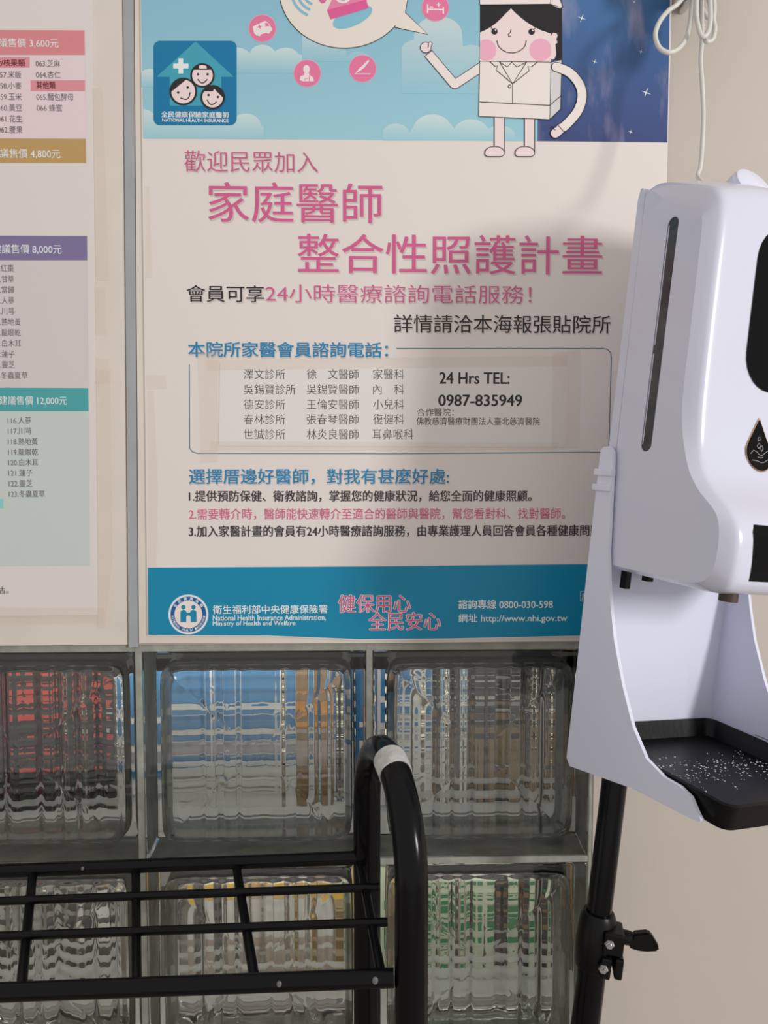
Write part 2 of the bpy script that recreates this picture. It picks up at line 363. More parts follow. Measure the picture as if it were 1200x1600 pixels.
def rrect(x0, y0, x1, y1, r, n=6):
    P = []
    for cx, cy, a in ((x1-r, y0+r, -pi/2), (x1-r, y1-r, 0), (x0+r, y1-r, pi/2), (x0+r, y0+r, pi)):
        P += [(cx+r*cos(a+pi/2*k/n), cy+r*sin(a+pi/2*k/n)) for k in range(n+1)]
    return P
def rect(x0, y0, x1, y1): return [(x0, y0), (x1, y0), (x1, y1), (x0, y1)]
PINK = pmat(203, 92, 140); PINKD = pmat(196, 92, 132); BK = pmat(38, 36, 40, 1); WH = pmat(226, 218, 214); SHD = pmat(198, 188, 186)
CYAN = pmat(35, 130, 178); BAND = pmat(0, 138, 178, 1.0); LTX = pmat(222, 228, 232)
tape = mat('clear_tape', (.86, .76, .66), .35, alpha=.2, bump=.2, bscale=60)
# ================= clinic poster
PY = BY-.0012
c0 = wp(630, 992)
po = empty('clinic_poster', (c0.x, PY, c0.z), 'large clinic poster with a cartoon nurse and pink headings, right of the grey strip', 'poster')
S = Sheet(po, PY)
slab('paper_sheet', [W(232.5, 992), W(420, 993), W(560, 999), W(700, 998), W(905, 993), W(1022, 990), W(1041, 225), W(1049, -60), W(220.5, -60)], PY, BY-.0002, paper, po, po.location)
S.fill('sky_print', [(221, -60), (842, -60), (838, 223.6), (226, 219.3)], grad('print_sky', (134, 186, 208), (150, 195, 210)), 1)
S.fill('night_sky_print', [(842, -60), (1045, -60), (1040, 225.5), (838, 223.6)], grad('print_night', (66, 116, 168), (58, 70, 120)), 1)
nt = MATS['print_night'].node_tree; g_ = nt.nodes.new('ShaderNodeNewGeometry'); mp_ = nt.nodes.new('ShaderNodeMapping'); mp_.inputs['Scale'].default_value = (46, 46, 15)  # pale streaks: wrinkle highlights painted into the navy colour
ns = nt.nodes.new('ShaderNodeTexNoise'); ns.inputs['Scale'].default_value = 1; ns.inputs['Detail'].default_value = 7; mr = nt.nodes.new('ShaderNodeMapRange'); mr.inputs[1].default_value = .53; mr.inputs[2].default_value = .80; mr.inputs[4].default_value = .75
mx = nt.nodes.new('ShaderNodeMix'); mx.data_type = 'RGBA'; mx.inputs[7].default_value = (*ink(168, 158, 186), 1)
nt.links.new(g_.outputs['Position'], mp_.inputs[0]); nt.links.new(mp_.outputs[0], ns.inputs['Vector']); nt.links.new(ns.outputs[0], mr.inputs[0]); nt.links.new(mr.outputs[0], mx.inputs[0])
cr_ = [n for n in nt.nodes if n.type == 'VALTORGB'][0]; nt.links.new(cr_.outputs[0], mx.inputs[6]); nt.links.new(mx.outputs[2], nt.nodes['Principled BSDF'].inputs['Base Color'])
CLD = grad('print_cloud', (190, 210, 214), (146, 190, 207)); CLD2 = grad('print_cloud_pale', (186, 206, 212), (165, 198, 208))
def sky_mix(m, is_cloud):       # the printed sky fades from top to bottom; clouds fade into the same sky
    nt = m.node_tree; g_ = nt.nodes.new('ShaderNodeNewGeometry'); sp_ = nt.nodes.new('ShaderNodeSeparateXYZ'); nt.links.new(g_.outputs['Position'], sp_.inputs[0])
    r1 = nt.nodes.new('ShaderNodeMapRange'); r1.inputs[1].default_value = wp(400, 222).z; r1.inputs[2].default_value = wp(400, 0).z; nt.links.new(sp_.outputs[2], r1.inputs[0])
    mx = nt.nodes.new('ShaderNodeMix'); mx.data_type = 'RGBA'; mx.inputs[6].default_value = (*ink(150, 198, 212), 1); mx.inputs[7].default_value = (*ink(134, 184, 206), 1)
    nt.links.new(r1.outputs[0], mx.inputs[0]); out = mx.outputs[2]
    if is_cloud:
        gz = [n for n in nt.nodes if n.type == 'SEPXYZ' and n != sp_][0]; r2 = nt.nodes.new('ShaderNodeMapRange'); r2.inputs[1].default_value = .02; r2.inputs[2].default_value = .9
        nt.links.new(gz.outputs[2], r2.inputs[0]); m2 = nt.nodes.new('ShaderNodeMix'); m2.data_type = 'RGBA'; m2.inputs[7].default_value = (*ink(*((196, 216, 218) if is_cloud == 1 else (188, 208, 212))), 1)
        nt.links.new(r2.outputs[0], m2.inputs[0]); nt.links.new(out, m2.inputs[6]); out = m2.outputs[2]
    nt.links.new(out, nt.nodes['Principled BSDF'].inputs['Base Color'])
sky_mix(MATS['print_sky'], 0); sky_mix(CLD, 1); sky_mix(CLD2, 2)
def cloud(bumps, base, x0, x1, m=CLD, l=2):
    P = []; n = 60
    for k in range(n+1):
        x = x0+(x1-x0)*k/n; y = base
        for cx, cy, r in bumps:
            if abs(x-cx) < r: y = min(y, cy-sqrt(r*r-(x-cx)**2)*.8)
        P.append((x, y))
    P = [p for p in P if p[1] < base-.2]; P = [(P[0][0], base)]+P+[(P[-1][0], base)]
    if len(P) > 4: S.fill('cloud_print', P, m, l)
cloud([(225, 190, 20), (236, 200, 24), (385, 200, 24), (398, 210, 18)], 219.5, 226, 416)
cloud([(236, 124, 16)], 140, 223, 250)
cloud([(372, 96, 22), (411, 90, 20), (447, 96, 22), (466, 100, 14)], 118, 360, 484)
cloud([(648, 84, 22), (684, 60, 38), (735, 95, 26)], 150, 620, 760, CLD2)
cloud([(618, 214, 22), (675, 206, 30), (735, 212, 28), (780, 220, 26)], 222.6, 598, 806)
cloud([(505, 60, 34), (560, 100, 20)], 100, 430, 590, CLD)
# badges
for cx, cy in ((411, 48.5), (480.7, 118.5), (566.6, 111), (679.6, 16.5)):
    S.fill('pink_badge', circ(cx, cy, 21.6), pmat(226, 170, 190), 3); S.fill('pink_badge', circ(cx, cy, 20.6), pmat(220, 118, 158), 4)
WI = pmat(236, 220, 222)
S.fill('ambulance_icon', [(396, 46), (413, 38), (416, 37), (420, 40), (426, 49), (426, 53), (402, 60), (398, 56)], WI, 5)
S.fill('ambulance_icon', [(415, 40.5), (419, 40), (422, 45), (416, 46)], pmat(220, 118, 158), 6)
S.strokes('ambulance_icon', [[(403.5, 47), (409.5, 45)], [(405.5, 43), (407.7, 49)]], 1.6, pmat(220, 118, 158), 6)
for q in ((406, 58), (420, 54)): S.fill('ambulance_icon', circ(*q, 3, 12), WI, 6)
S.fill('patient_icon', circ(479.5, 112, 5.2, 16, ry=6.5), WI, 5)
S.fill('patient_icon', [(476, 117), (483, 117), (484, 121), (490, 125), (491, 131), (474, 131), (469, 129), (470, 123), (476, 121)], WI, 5)
S.strokes('patient_icon', [[(484, 122), (484, 131)], [(477, 130), (477, 127), (483, 126)]], 1, pmat(220, 118, 158), 6)
S.fill('scalpel_icon', [(575, 97.5), (577.5, 99), (569, 110), (562, 115), (555, 119), (561, 111), (567, 106)], WI, 5)
S.strokes('scalpel_icon', [[(554, 119.2), (579, 119.4)]], 1.2, WI, 5)
S.strokes('bed_icon', [[(667.5, 11), (667.5, 25)], [(667.5, 19), (692, 19.6)], [(692, 16), (692, 26)], [(670.5, 15.5), (676, 15.7)]], 2.2, WI, 5)
S.strokes('bed_icon', [[(684.5, 8.7), (684.5, 15.5)], [(681, 12), (688, 12)]], 1.7, WI, 5)
# speech bubble with telephone
bub = [(638.8, -8), (633, 24.3), (668, 58), (616.8, 47.2)]+circ(538, -12, 101, 40, a0=.66, a1=3.2, ry=91.5)
S.fill('speech_bubble', bub+[(437, -58), (638, -58)], pmat(224, 216, 208), 5)
S.strokes('bubble_outline', [[(641, -40)]+bub], 1.1, BK, 6)
S.fill('telephone_print', circ(551, 31, 33, 30, ry=14, rot=-.42), pmat(128, 186, 208), 6)
S.fill('telephone_print', [(512, 20), (526, -12), (568, -12), (573, 5), (574, 17), (517, 35)], pmat(222, 130, 168), 7)
S.fill('telephone_print', [(511.5, 20.5), (572, 4), (576, 17.5), (516.8, 35)], pmat(214, 92, 148), 8)
S.strokes('telephone_print', [circ(536, -3, 11.5, 24, a0=-.3, a1=pi+.2, ry=11)], 4.2, WI, 9)
S.fill('telephone_print', [(494, -12), (512, -20), (515, -4), (508, 9), (503, 10), (496, 2)], pmat(216, 100, 152), 8)
S.strokes('sound_wave', [circ(497, -10, r, 16, a0=1.95, a1=3.3) for r in (23, 32, 41)], 4, pmat(128, 182, 205), 7)
# nurse
SK = pmat(234, 212, 212); WC = pmat(228, 220, 216); WS = pmat(205, 205, 206); OUT = BK
S.fill('nurse_cap', [(746, -20), (861, -20), (877, 15), (873, 18), (858, 11.5), (749, 12.5)], WC, 6)
S.strokes('nurse_outline', [[(746, -20), (749, 12.5), (858, 11.5), (861, -20)], [(748, 2), (857, 0)], [(858, 11.5), (877, 17), (872, -20)]], 1.1, OUT, 12)
S.fill('nurse_hair', [(749, 12.5), (858, 11.5), (876, 17), (876.5, 98), (859, 97), (749, 60)], pmat(34, 32, 36, 1), 6)
face = [(749, 55), (757, 51.5), (766, 46.5), (774, 40.5), (781, 34), (788, 26.5), (797, 18), (804, 25), (812, 32), (821, 39), (831, 45.5), (843, 51.5), (859, 57), (859, 101.5), (748.5, 100)]
S.fill('nurse_face', face, SK, 7)
S.fill('nurse_ear', [(859, 60), (862, 55), (868, 56), (870, 60), (868, 66), (870, 71), (866, 74), (867, 90), (864, 97), (859, 97)], SK, 8)
S.strokes('nurse_outline', [[(859, 60), (862, 55), (868, 56), (870, 60), (868, 66), (870, 71), (866, 74)]], 1, OUT, 12)
def clipx(P, lo, hi): return [(min(max(x, lo), hi), y) for x, y in P]
CH = pmat(240, 170, 192)
S.fill('nurse_cheek', clipx(circ(758, 82.5, 16.5), 749, 900), CH, 8); S.fill('nurse_cheek', clipx(circ(843, 82, 17.5), 700, 858.5), CH, 8)
for q in ((771.3, 53.5), (829, 54)):
    S.fill('nurse_eye', circ(*q, 5, 16), OUT, 9); S.fill('nurse_eye', circ(q[0]+1.6, q[1]-2, 1.3, 8), WI, 10)
    S.strokes('nurse_eye', [[(q[0]+3, q[1]-4), (q[0]+6, q[1]-6)] if q[0] > 800 else [(q[0]-3, q[1]-4), (q[0]-6, q[1]-6)]], 1, OUT, 9)
S.strokes('nurse_smile', [spline([(775, 67.5, 0), (778, 77, 0), (787, 84.5, 0), (798, 87, 0), (809, 84.5, 0), (818, 77, 0), (820.6, 67.5, 0)], 5)] and [[(p.x, p.y) for p in spline([(775, 67.5, 0), (778, 77, 0), (787, 84.5, 0), (798, 87, 0), (809, 84.5, 0), (818, 77, 0), (820.6, 67.5, 0)], 5)]], 1.3, OUT, 9)
S.strokes('nurse_nose', [[(797, 50), (796, 55), (792.5, 58), (793, 61), (796.5, 60.5)]], 1.1, OUT, 9)
def limb(name, P, wd, l):
    q = [(p.x, p.y) for p in (spline([(x, y, 0) for x, y in P], 6) if len(P) > 3 else [Vector((x, y, 0)) for x, y in P])]
    S.strokes(name, [q], wd+2.1, OUT, l); S.strokes(name, [q], wd, WC, l+1)
limb('nurse_arm', [(668, 87), (673, 93), (709.5, 136)], 13.2, 7); limb('nurse_arm', [(709.5, 136), (752, 108)], 13.2, 7)
S.fill('nurse_arm', circ(709.8, 135.5, 7.6, 20), OUT, 7); S.fill('nurse_arm', circ(709.8, 135.5, 6.6, 20), WC, 8)
for k, r in ((0, 10), (1, 9)):
    S.fill('nurse_hand', circ(664.5, 78.6, r-1.2, 20), (OUT, SK)[k], 9+k)
    S.strokes('nurse_hand', [[(668, 84), (671.5, 73)]], 6.6-2*k, (OUT, SK)[k], 9+k)
    S.fill('nurse_hand', circ(671.8, 72.5, 3.2-k, 12), (OUT, SK)[k], 9+k)
S.strokes('nurse_outline', [[(664.5, 91), (674.5, 83)], [(668, 79), (669, 73)]], 1.1, OUT, 12)
for lx in (771, 818):
    S.fill('nurse_leg', rect(lx, 184, lx+15.6, 240), SK, 7); S.strokes('nurse_outline', [[(lx, 184), (lx, 238)], [(lx+15.6, 184), (lx+15.6, 240)]], 1.2, OUT, 8)
    S.fill('nurse_shoe', circ(lx+.5, 241.5, 15, 30, ry=9.2, a0=pi, a1=2*pi)+[(lx+15, 245), (lx+11, 248), (lx-11, 248), (lx-14.5, 245)], SK, 9)
    Pq = circ(lx+.5, 241.5, 15, 30, ry=9.2, a0=pi, a1=2*pi)+[(lx+15, 245), (lx+11, 248), (lx-11, 248), (lx-14.5, 245)]; S.strokes('nurse_outline', [Pq+[Pq[0]]], 1.2, OUT, 12)
S.fill('nurse_coat', [(748.5, 100), (859, 101.5), (857, 190.5), (747, 185.5)], WC, 9)
S.fill('nurse_coat', [(859, 101.5), (876, 98), (874, 174), (857, 190.5)], WS, 9)
S.strokes('nurse_outline', [[(748.5, 100), (859, 101.5), (857, 190.5), (747, 185.5), (748.5, 100)], [(859, 101.5), (876, 98), (874, 174), (857, 190.5)], [(748, 163), (857, 168.5), (874, 154)],
    [(799.5, 135), (799.5, 165.5)], [(779, 101), (799.5, 135), (821, 101.5)], [(764, 100.5), (772, 108), (776, 107), (774, 114), (799.5, 135)], [(838, 101.5), (828, 109), (823, 108), (825, 115), (799.5, 135)],
    [(779, 101), (791, 109), (798, 101.5), (806, 109), (821, 101.5)], ringp(794.8, 139, 2.4, n=12)], 1.15, OUT, 12)
limb('nurse_arm', [(868, 109), (888, 118), (903, 136), (907, 156), (900, 178), (882, 199), (872, 206)], 13.6, 13)
S.fill('nurse_arm', circ(867, 109, 7.9, 20), OUT, 13); S.fill('nurse_arm', circ(867, 109, 6.8, 20), WC, 15)
S.strokes('nurse_hand', [[(876, 203), (866, 212)]], 16, OUT, 15); S.strokes('nurse_hand', [[(876, 203), (866, 212)]], 13.8, SK, 16)
S.fill('nurse_hand', circ(865.5, 212, 8, 20), OUT, 15); S.fill('nurse_hand', circ(865.5, 212, 6.9, 20), SK, 16)
S.strokes('nurse_outline', [[(870, 200), (879, 210)], [(867, 203), (859, 201), (859, 204), (866, 207)]], 1.1, OUT, 17)
for cx, cy, r in ((906.8, 32.8, 7.5), (988.4, 7.6, 4), (926.8, 100.4, 4.8), (999, 84.8, 4), (1006.8, 148.4, 8.3), (982.8, 209.6, 4.2), (1044, 98, 2)):
    P = []
    for k in range(8):
        a = .35+k*pi/4; q = r if k % 2 == 0 else r*.16; P.append((cx+q*cos(a), cy+q*sin(a)))
    S.fill('star_print', P, LTX, 4)
# family doctor logo
lg = S.fill('family_doctor_logo', rrect(242, 68, 371, 199, 10), pmat(10, 122, 172, 1), 5)
S.fill('house_print', [(307.3, 69), (366.7, 124), (347.3, 124), (347.3, 169), (267.3, 169), (267.3, 124), (246.7, 124)], pmat(66, 166, 190, 1), 6, lg)
S.strokes('cross_print', [[(272.6, 107.3), (296.3, 107.3)], [(284.4, 95.5), (284.4, 119)]], 7.4, LTX, 7, lg)
def face_logo(cx, cy, r, tilt, hair, l, chip_=0):
    S.fill('face_print', circ(cx, cy, r), BK, l, lg); S.fill('face_print', circ(cx, cy, r-3), SK, l+1, lg)
    S.fill('face_print', hair, BK, l+2, lg)
    ct, st = cos(tilt), sin(tilt)
    def R(x, y): return (cx+(x*ct-y*st)*r, cy+(x*st+y*ct)*r)
    for ex in (-.36, .42): S.fill('face_print', circ(*R(ex, -.1), 2, 10), BK, l+2, lg)
    S.strokes('face_print', [[R(-.4+.8*t, .3+.32*sin(t*pi)) for t in [i/8 for i in range(9)]]], 1.7, BK, l+2, lg)
def arcc(cx, cy, r, a0, a1): return circ(cx, cy, r, 14, a0=a0, a1=a1)
face_logo(318, 122, 19, 0, arcc(318, 122, 18.5, pi+.5, 1.5*pi-.3)+[(313, 111.5), (325, 111.5)]+arcc(318, 122, 18.5, 1.5*pi+.3, 2*pi-.5), 7)
face_logo(288.3, 147, 21.5, -.5, arcc(288.3, 147, 20.5, pi-.1, 1.5*pi+.3), 10)
face_logo(334, 156, 19, .2, arcc(334, 156, 18.5, pi+.5, 2*pi+.15)+[(340, 147), (337, 143), (334, 147)], 13)
S.text('全民健康保險家庭醫師', (254, 178, 359, 187.5), LTX, 7, weight=.02, parent=lg)
S.text('NATIONAL HEALTH INSURANCE', (255.7, 189, 358, 194.2), LTX, 7, weight=.025, parent=lg)
# headings: soft printed shadow, then the letters
def heading(t, b, m, wt, sh=True, dx=1.5, name='printed_heading'):
    x0, y0, x1, y1 = b
    if sh: S.text(t, (x0+dx, y0+2.2, x1+dx, y1+2.2), SHD, 2, name, wt)
    S.text(t, b, m, 4, name, wt)
heading('歡迎民眾加入', (290, 239, 497, 272), PINKD, -.004)
heading('家庭醫師', (327, 288, 597, 350), PINK, .004, dx=2)
heading('整合性照護計畫', (466, 369, 938.5, 430), PINK, .004, dx=2)
heading('會員可享', (293.5, 447.5, 413.5, 473.5), BK, .004)
heading('24小時醫療諮詢電話服務！', (416, 446.5, 829, 475), PINK, -.004)
heading('詳情請洽本海報張貼院所', (615.5, 493.5, 951.5, 521.5), BK, .004)
heading('本院所家醫會員諮詢電話：', (296, 535.5, 606, 559), CYAN, .018, dx=.8)
heading('選擇厝邊好醫師，對我有甚麼好處:', (297, 732.5, 700.5, 756.5), CYAN, .014, dx=.8)
heading('1.提供預防保健、衛教諮詢，掌握您的健康狀況，給您全面的健康照顧。', (297, 766, 829, 783.5), pmat(60, 50, 58, 1), .016, False, name='printed_text')
heading('2.需要轉介時，醫師能快速轉介至適合的醫師與醫院，幫您看對科、找對醫師。', (297, 793.5, 881, 811.5), pmat(205, 100, 135), .004, False, name='printed_text')
heading('3.加入家醫計畫的會員有24小時醫療諮詢服務，由專業護理人員回答會員各種健康問題', (297, 820, 936, 838), pmat(60, 50, 58, 1), .016, False, name='printed_text')
S.strokes('frame_line', [[(619, 545.5), (940, 545.5), (947, 547), (952, 552), (953, 560), (949, 705)], [(960, 706.5), (620, 709), (310, 708.5), (302, 706), (298, 700), (297.5, 570)]], 1.5, pmat(100, 132, 150), 2)
# taped name slip
slip = slab('name_slip', [W(343, 697), W(345, 568), W(640, 566), W(888, 570), W(884, 699)], S.Y(3.6), S.Y(1), mat('slip_paper', (.80, .76, .74), .5, bump=.2, bscale=30), po, po.location)
slip['label'] = 'white paper slip with doctors and telephone number taped on the poster'
KB = pmat(60, 56, 60, 1)
for y, a, b, c in ((585.5, '澤文診所', '徐　文醫師', '家醫科'), (609, '吳錫賢診所', '吳錫賢醫師', '內　科'), (632.5, '德安診所', '王倫安醫師', '小兒科'), (655.5, '春林診所', '張春琴醫師', '復健科'), (678.7, '世誠診所', '林炎良醫師', '耳鼻喉科')):
    S.text(a, (382, y-8, 446.5 if len(a) == 4 else 462.5, y+8), KB, 5, weight=-.006, parent=slip)
    S.text(b, (480, y-8, 560.5, y+8), KB, 5, weight=-.006, parent=slip)
    S.text(c, (583 if len(c) == 3 else 581.5, y-8, 631 if len(c) == 3 else 645.5, y+8), KB, 5, weight=-.006, parent=slip)
S.text('24 Hrs TEL:', (686, 582.5, 794.5, 600.5), BK, 5, weight=.02, parent=slip); S.text('0987-835949', (684.6, 617.5, 814, 635), BK, 5, weight=.022, parent=slip)
S.text('合作醫院：', (651, 638.5, 708, 650.5), KB, 5, parent=slip); S.text('佛教慈濟醫療財團法人臺北慈濟醫院', (650, 652.5, 842, 664.7), KB, 5, parent=slip)
for q in ([(311, 552), (344, 549), (342, 722), (315, 724)], [(862, 551), (905, 548), (903, 700), (860, 700)], [(325, 563), (885, 556), (885, 573), (325, 580)], [(330, 690), (870, 692), (870, 705), (330, 704)],
          [(229, 293), (236, 293), (240.5, 435), (230, 436)], [(230, 587), (262, 587), (263, 608), (232, 610)], [(232, 611), (243, 611), (250, 760), (247, 885), (234, 885)]):
    S.fill('tape_strip', q, tape, 6)
# blue band
S.fill('blue_band', [(233, 886), (575, 884), (919, 880.5), (1024, 879), (1022, 990), (905, 991.5), (700, 996), (560, 997), (420, 991.5), (233.5, 990.5)], BAND, 2)
NH = S.fill('insurance_logo', circ(296, 958.7, 31, 48), LTX, 3)
S.fill('logo_ring', circ(296, 958.7, 27.8, 48), pmat(25, 92, 160, 1), 4, NH); S.fill('logo_ring', circ(296, 958.7, 21.6, 48), WH, 5, NH)
for q in ((288.3, 947.3), (303.9, 947.3)): S.fill('logo_figure', circ(*q, 3.5, 16), BAND, 6, NH)
S.fill('logo_figure', [(283.7, 970.6), (283.7, 955), (285, 952.5), (288, 951.2), (291, 952), (294, 956), (298, 956), (301, 952), (304, 951.2), (307, 952.5), (308.6, 955), (308.6, 970.6), (299.5, 970.6), (299.3, 962), (297.5, 960.2), (294.5, 960.2), (293, 962), (292.8, 970.6)], BAND, 6, NH)
def ringtext(t, r, a0, a1, hpx, wpx, flip):
    n = len(t)
    for i, ch in enumerate(t):
        if ch == ' ': continue
        a = a0+(a1-a0)*i/(n-1); cx, cy = 296+r*cos(a), 958.7+r*sin(a)
        o = S.text(ch, (cx-wpx/2, cy-hpx/2, cx+wpx/2, cy+hpx/2), LTX, 6, 'ring_letter', .02, NH)
        p = wp(cx, cy); c = Vector((p.x, 0, p.z))-S.off; th_ = (a+pi/2) if not flip else (a-pi/2)
        R = Matrix.Rotation(th_, 4, 'Y'); c.y = 0
        for v in o.data.vertices: q = Vector((v.co.x-c.x, 0, v.co.z-c.z)); q = R @ q; v.co = Vector((q.x+c.x, v.co.y, q.z+c.z))
ringtext('全民健康保險', 24.7, pi*1.19, pi*1.81, 5, 5, False)
ringtext('NATIONAL HEALTH INSURANCE', 24.7, pi*.96, pi*.04, 3.6, 2.1, True)
S.text('衛生福利部中央健康保險署', (334, 944, 512, 957.5), LTX, 4, weight=.014)
S.text('National Health Insurance Administration,', (334, 959.5, 509.5, 969), LTX, 4, weight=.014)
S.text('Ministry of Health and Welfare', (334, 968.8, 462, 978), LTX, 4, weight=.014)
for t, b in (('健保用心', (529, 927.5, 641, 956)), ('全民安心', (576, 955, 688, 983.5))):
    S.text(t, b, LTX, 4, 'printed_slogan', .035); S.text(t, b, pmat(214, 90, 130), 6, 'printed_slogan', .002)
S.text('諮詢專線 0800-030-598', (715.6, 935.5, 862, 950), LTX, 4, weight=.012); S.text('網址 http://www.nhi.gov.tw', (715.6, 957.5, 884.5, 972.5), LTX, 4, weight=.012)
S.strokes('small_square_mark', [[(905, 923), (920, 923), (920, 938), (905, 938), (905, 923)]], 1, LTX, 4); S.text('廣', (907, 925, 918, 936.5), LTX, 4, weight=.01)
# ================= price list on the left
c1 = wp(60, 962); pl = empty('price_list', (c1.x, PY, c1.z), 'price list poster with pink, gold, purple and teal bars, left of the grey strip', 'poster')
S = Sheet(pl, PY)
sheetm = mat('list_paper', (.77, .72, .70), .4, bump=.4, bscale=14, spec=.4)
slab('paper_sheet', [(-.55, 1.168), W(0, 961), W(155, 960), W(148, 200), W(146, -60), (-.55, 1.72)], PY, BY-.0002, sheetm, pl, pl.location)
S.fill('tinted_panel', [(-130, 90), (135.5, 90), (137, 219), (-130, 219)], pmat(222, 205, 210), 1)
S.fill('tinted_panel', [(-130, 409), (139, 409), (141, 606), (-130, 606)], pmat(206, 198, 200), 1)
S.fill('tinted_panel', [(-130, 643), (141, 643), (143, 883), (-130, 884)], pmat(192, 203, 200), 1)
for y0, y1, xa, xb, col, t, tb in ((50.5, 89.5, 134.5, 135.3, (210, 132, 140), '建議售價 3,600元', (-13, 64, 94.5, 78.5)), (219, 257.5, 136.5, 137, (184, 150, 96), '建議售價 4,800元', (-11, 235.5, 97, 250.5)),
        (370, 408.5, 138.5, 139, (122, 112, 154), '建議售價 8,000元', (-8, 384, 99, 399)), (606, 643, 140.5, 141, (74, 160, 166), '建議售價 12,000元', (2.5, 619.5, 107.5, 633.5))):
    S.fill('price_bar', [(-130, y0), (xa, y0+1), (xb, y1), (-130, y1)], pmat(*col), 2); S.text(t, tb, LTX, 4, weight=.004)
SUB = pmat(214, 142, 152)
S.fill('subheading_bar', rect(-60, 93, 49.5, 109.5), SUB, 2); S.text('穀/核果類', (-6, 96.5, 42.5, 107.5), pmat(110, 35, 48, 1), 4, weight=.015)
S.fill('subheading_bar', rect(51, 129, 135.5, 146), SUB, 2); S.text('其他類', (60, 131, 89.5, 142.5), pmat(110, 35, 48, 1), 4, weight=.015)
GT = pmat(112, 104, 108, 1)
for i, t in enumerate(('057.米飯', '058.小麥', '059.玉米', '060.黃豆', '061.花生', '062.腰果')):
    y = 120.3+17.15*i; S.text(t, (-2+.4*i, y-5.6, 36.5+.4*i, y+5.6), GT, 4, weight=-.002)
for t, x0, x1, y in (('063.芝麻', 59, 97, 103), ('064.杏仁', 59.5, 97.5, 120.5), ('065.麵包酵母', 60, 117.5, 155), ('066 蜂蜜', 60.5, 100, 172)):
    S.text(t, (x0, y-5.6, x1, y+5.6), GT, 4, weight=-.002)
for i, (t, x1) in enumerate((('1.紅棗', 25), ('2.甘草', 25), ('3.當歸', 25.5), ('4.人蔘', 25.5), ('5.川芎', 25.5), ('6.熟地黃', 35.5), ('7.龍眼乾', 35.5), ('8.白木耳', 36), ('9.蓮子', 26), ('0.靈芝', 26.5), ('1.冬蟲夏草', 46.5))):
    y = 421+16.62*i; S.text(t, (-1.5, y-5.6, x1, y+5.6), GT, 4, weight=-.002)
for i, (t, x1) in enumerate((('116.人蔘', 52), ('117.川芎', 52.3), ('118.熟地黃', 62), ('119.龍眼乾', 62.5), ('120.白木耳', 62.7), ('121.蓮子', 53.7), ('122.靈芝', 54), ('123.冬蟲夏草', 73))):
    y = 657.3+16.3*i; S.text(t, (15.4+.25*i, y-5.4, x1, y+5.4), GT, 4, weight=-.002)
S.fill('tinted_panel', rect(-60, 779, 8.5, 794), pmat(140, 200, 205), 2); S.text('估。', (-2, 915.5, 17, 926.5), GT, 4)
for q in ([(153, 578), (178, 578), (181, 870), (170, 980), (156, 980)], [(150, 450), (170, 450), (172, 524), (152, 524)], [(152, 560), (176, 560), (176, 600), (152, 600)], [(-20, 948), (168, 948), (168, 972), (-20, 974)],
          [(147, 140), (166, 140), (176, 440), (154, 440)]):
    S.fill('tape_strip', q, tape, 5)
# ------------------------------------------------------------------ hand sanitiser dispenser
Wd = Vector((.9216, .3770, -.0926)).normalized(); Hd = Vector((.1012, -.0032, .9949)); Hd = (Hd-Wd*Hd.dot(Wd)).normalized(); Dd = Hd.cross(Wd)
ROT = Matrix((Wd, Dd, Hd)).transposed()      # local x across the front, y towards the back, z up
DO = Vector((.1760, -.1177, 1.2285))
dp = empty('sanitiser_dispenser', DO, 'white automatic hand sanitiser dispenser on a black pole, seen from its left side', 'dispenser', rot=ROT)
DW = .130
prof = [(-.008, .0010), (-.002, -.0016), (.010, -.0022), (.060, -.0022), (.088, -.0022), (.0965, .0002), (.1005, .0055), (.1020, .014), (.1020, .026), (.1010, .036), (.0975, .0445), (.090, .0520), (.080, .0600), (.0705, .0700), (.0645, .0830), (.0615, .098),
        (.0595, .120), (.0585, .160), (.0580, .200), (.0575, .232), (.0560, .243), (.0515, .250), (.044, .2545), (.020, .2635), (-.003, .2700), (-.0085, .2690), (-.0105, .2640), (-.0100, .200), (-.0085, .060)]
inner = [(-.006, .004), (0, .0022), (.010, .0015), (.058, .0015), (.078, .0025), (.0855, .0050), (.0905, .0105), (.0925, .018), (.0930, .028), (.0920, .038), (.0885, .0465), (.082, .0525), (.0725, .0600), (.0630, .0715), (.0565, .0860), (.0520, .101),
         (.0495, .119), (.0490, .160), (.0485, .200), (.0480, .226), (.0468, .2345), (.0430, .2400), (.036, .2440), (.018, .2515), (-.0035, .2655), (-.0075, .2660), (-.0092, .2615), (-.0087, .200), (-.0073, .060)]
def dense(P, k=4):
    Q = [Vector((x, z, 0)) for x, z in P]; N_ = len(Q); out = []
    for i in range(N_):
        a, b, c, d = Q[i-1], Q[i], Q[(i+1) % N_], Q[(i+2) % N_]
        la, lb, lc = (b-a).length, (c-b).length, (d-c).length
        ta = (c-a)*(lb/(la+lb)); tc = (d-b)*(lb/(lb+lc))
        for j in range(k):
            t = j/k; v = b*(2*t**3-3*t*t+1)+ta*(t**3-2*t*t+t)+c*(-2*t**3+3*t*t)+tc*(t**3-t*t); out.append((v.x, v.y))
    return out
front_prof = prof[5:22]
prof = dense(prof); inner = dense(inner)
def lerp(a, b, t): return (a[0]+(b[0]-a[0])*t, a[1]+(b[1]-a[1])*t)
slot = []
for cx, cz, a0 in ((.0216, .236, 0), (.0216, .088, pi)):
    slot += [(cx+.0050*cos(a0+pi*k/12), cz+.0050*sin(a0+pi*k/12)) for k in range(13)]
bm = bmesh.new(); rings = []
steps = [(0, .0), (.0028, .42), (.0052, .76), (.0064, .88), (.0080, .955), (.0105, .99), (.0140, 1.0), (.030, 1), (.045, 1), (.058, 1)]
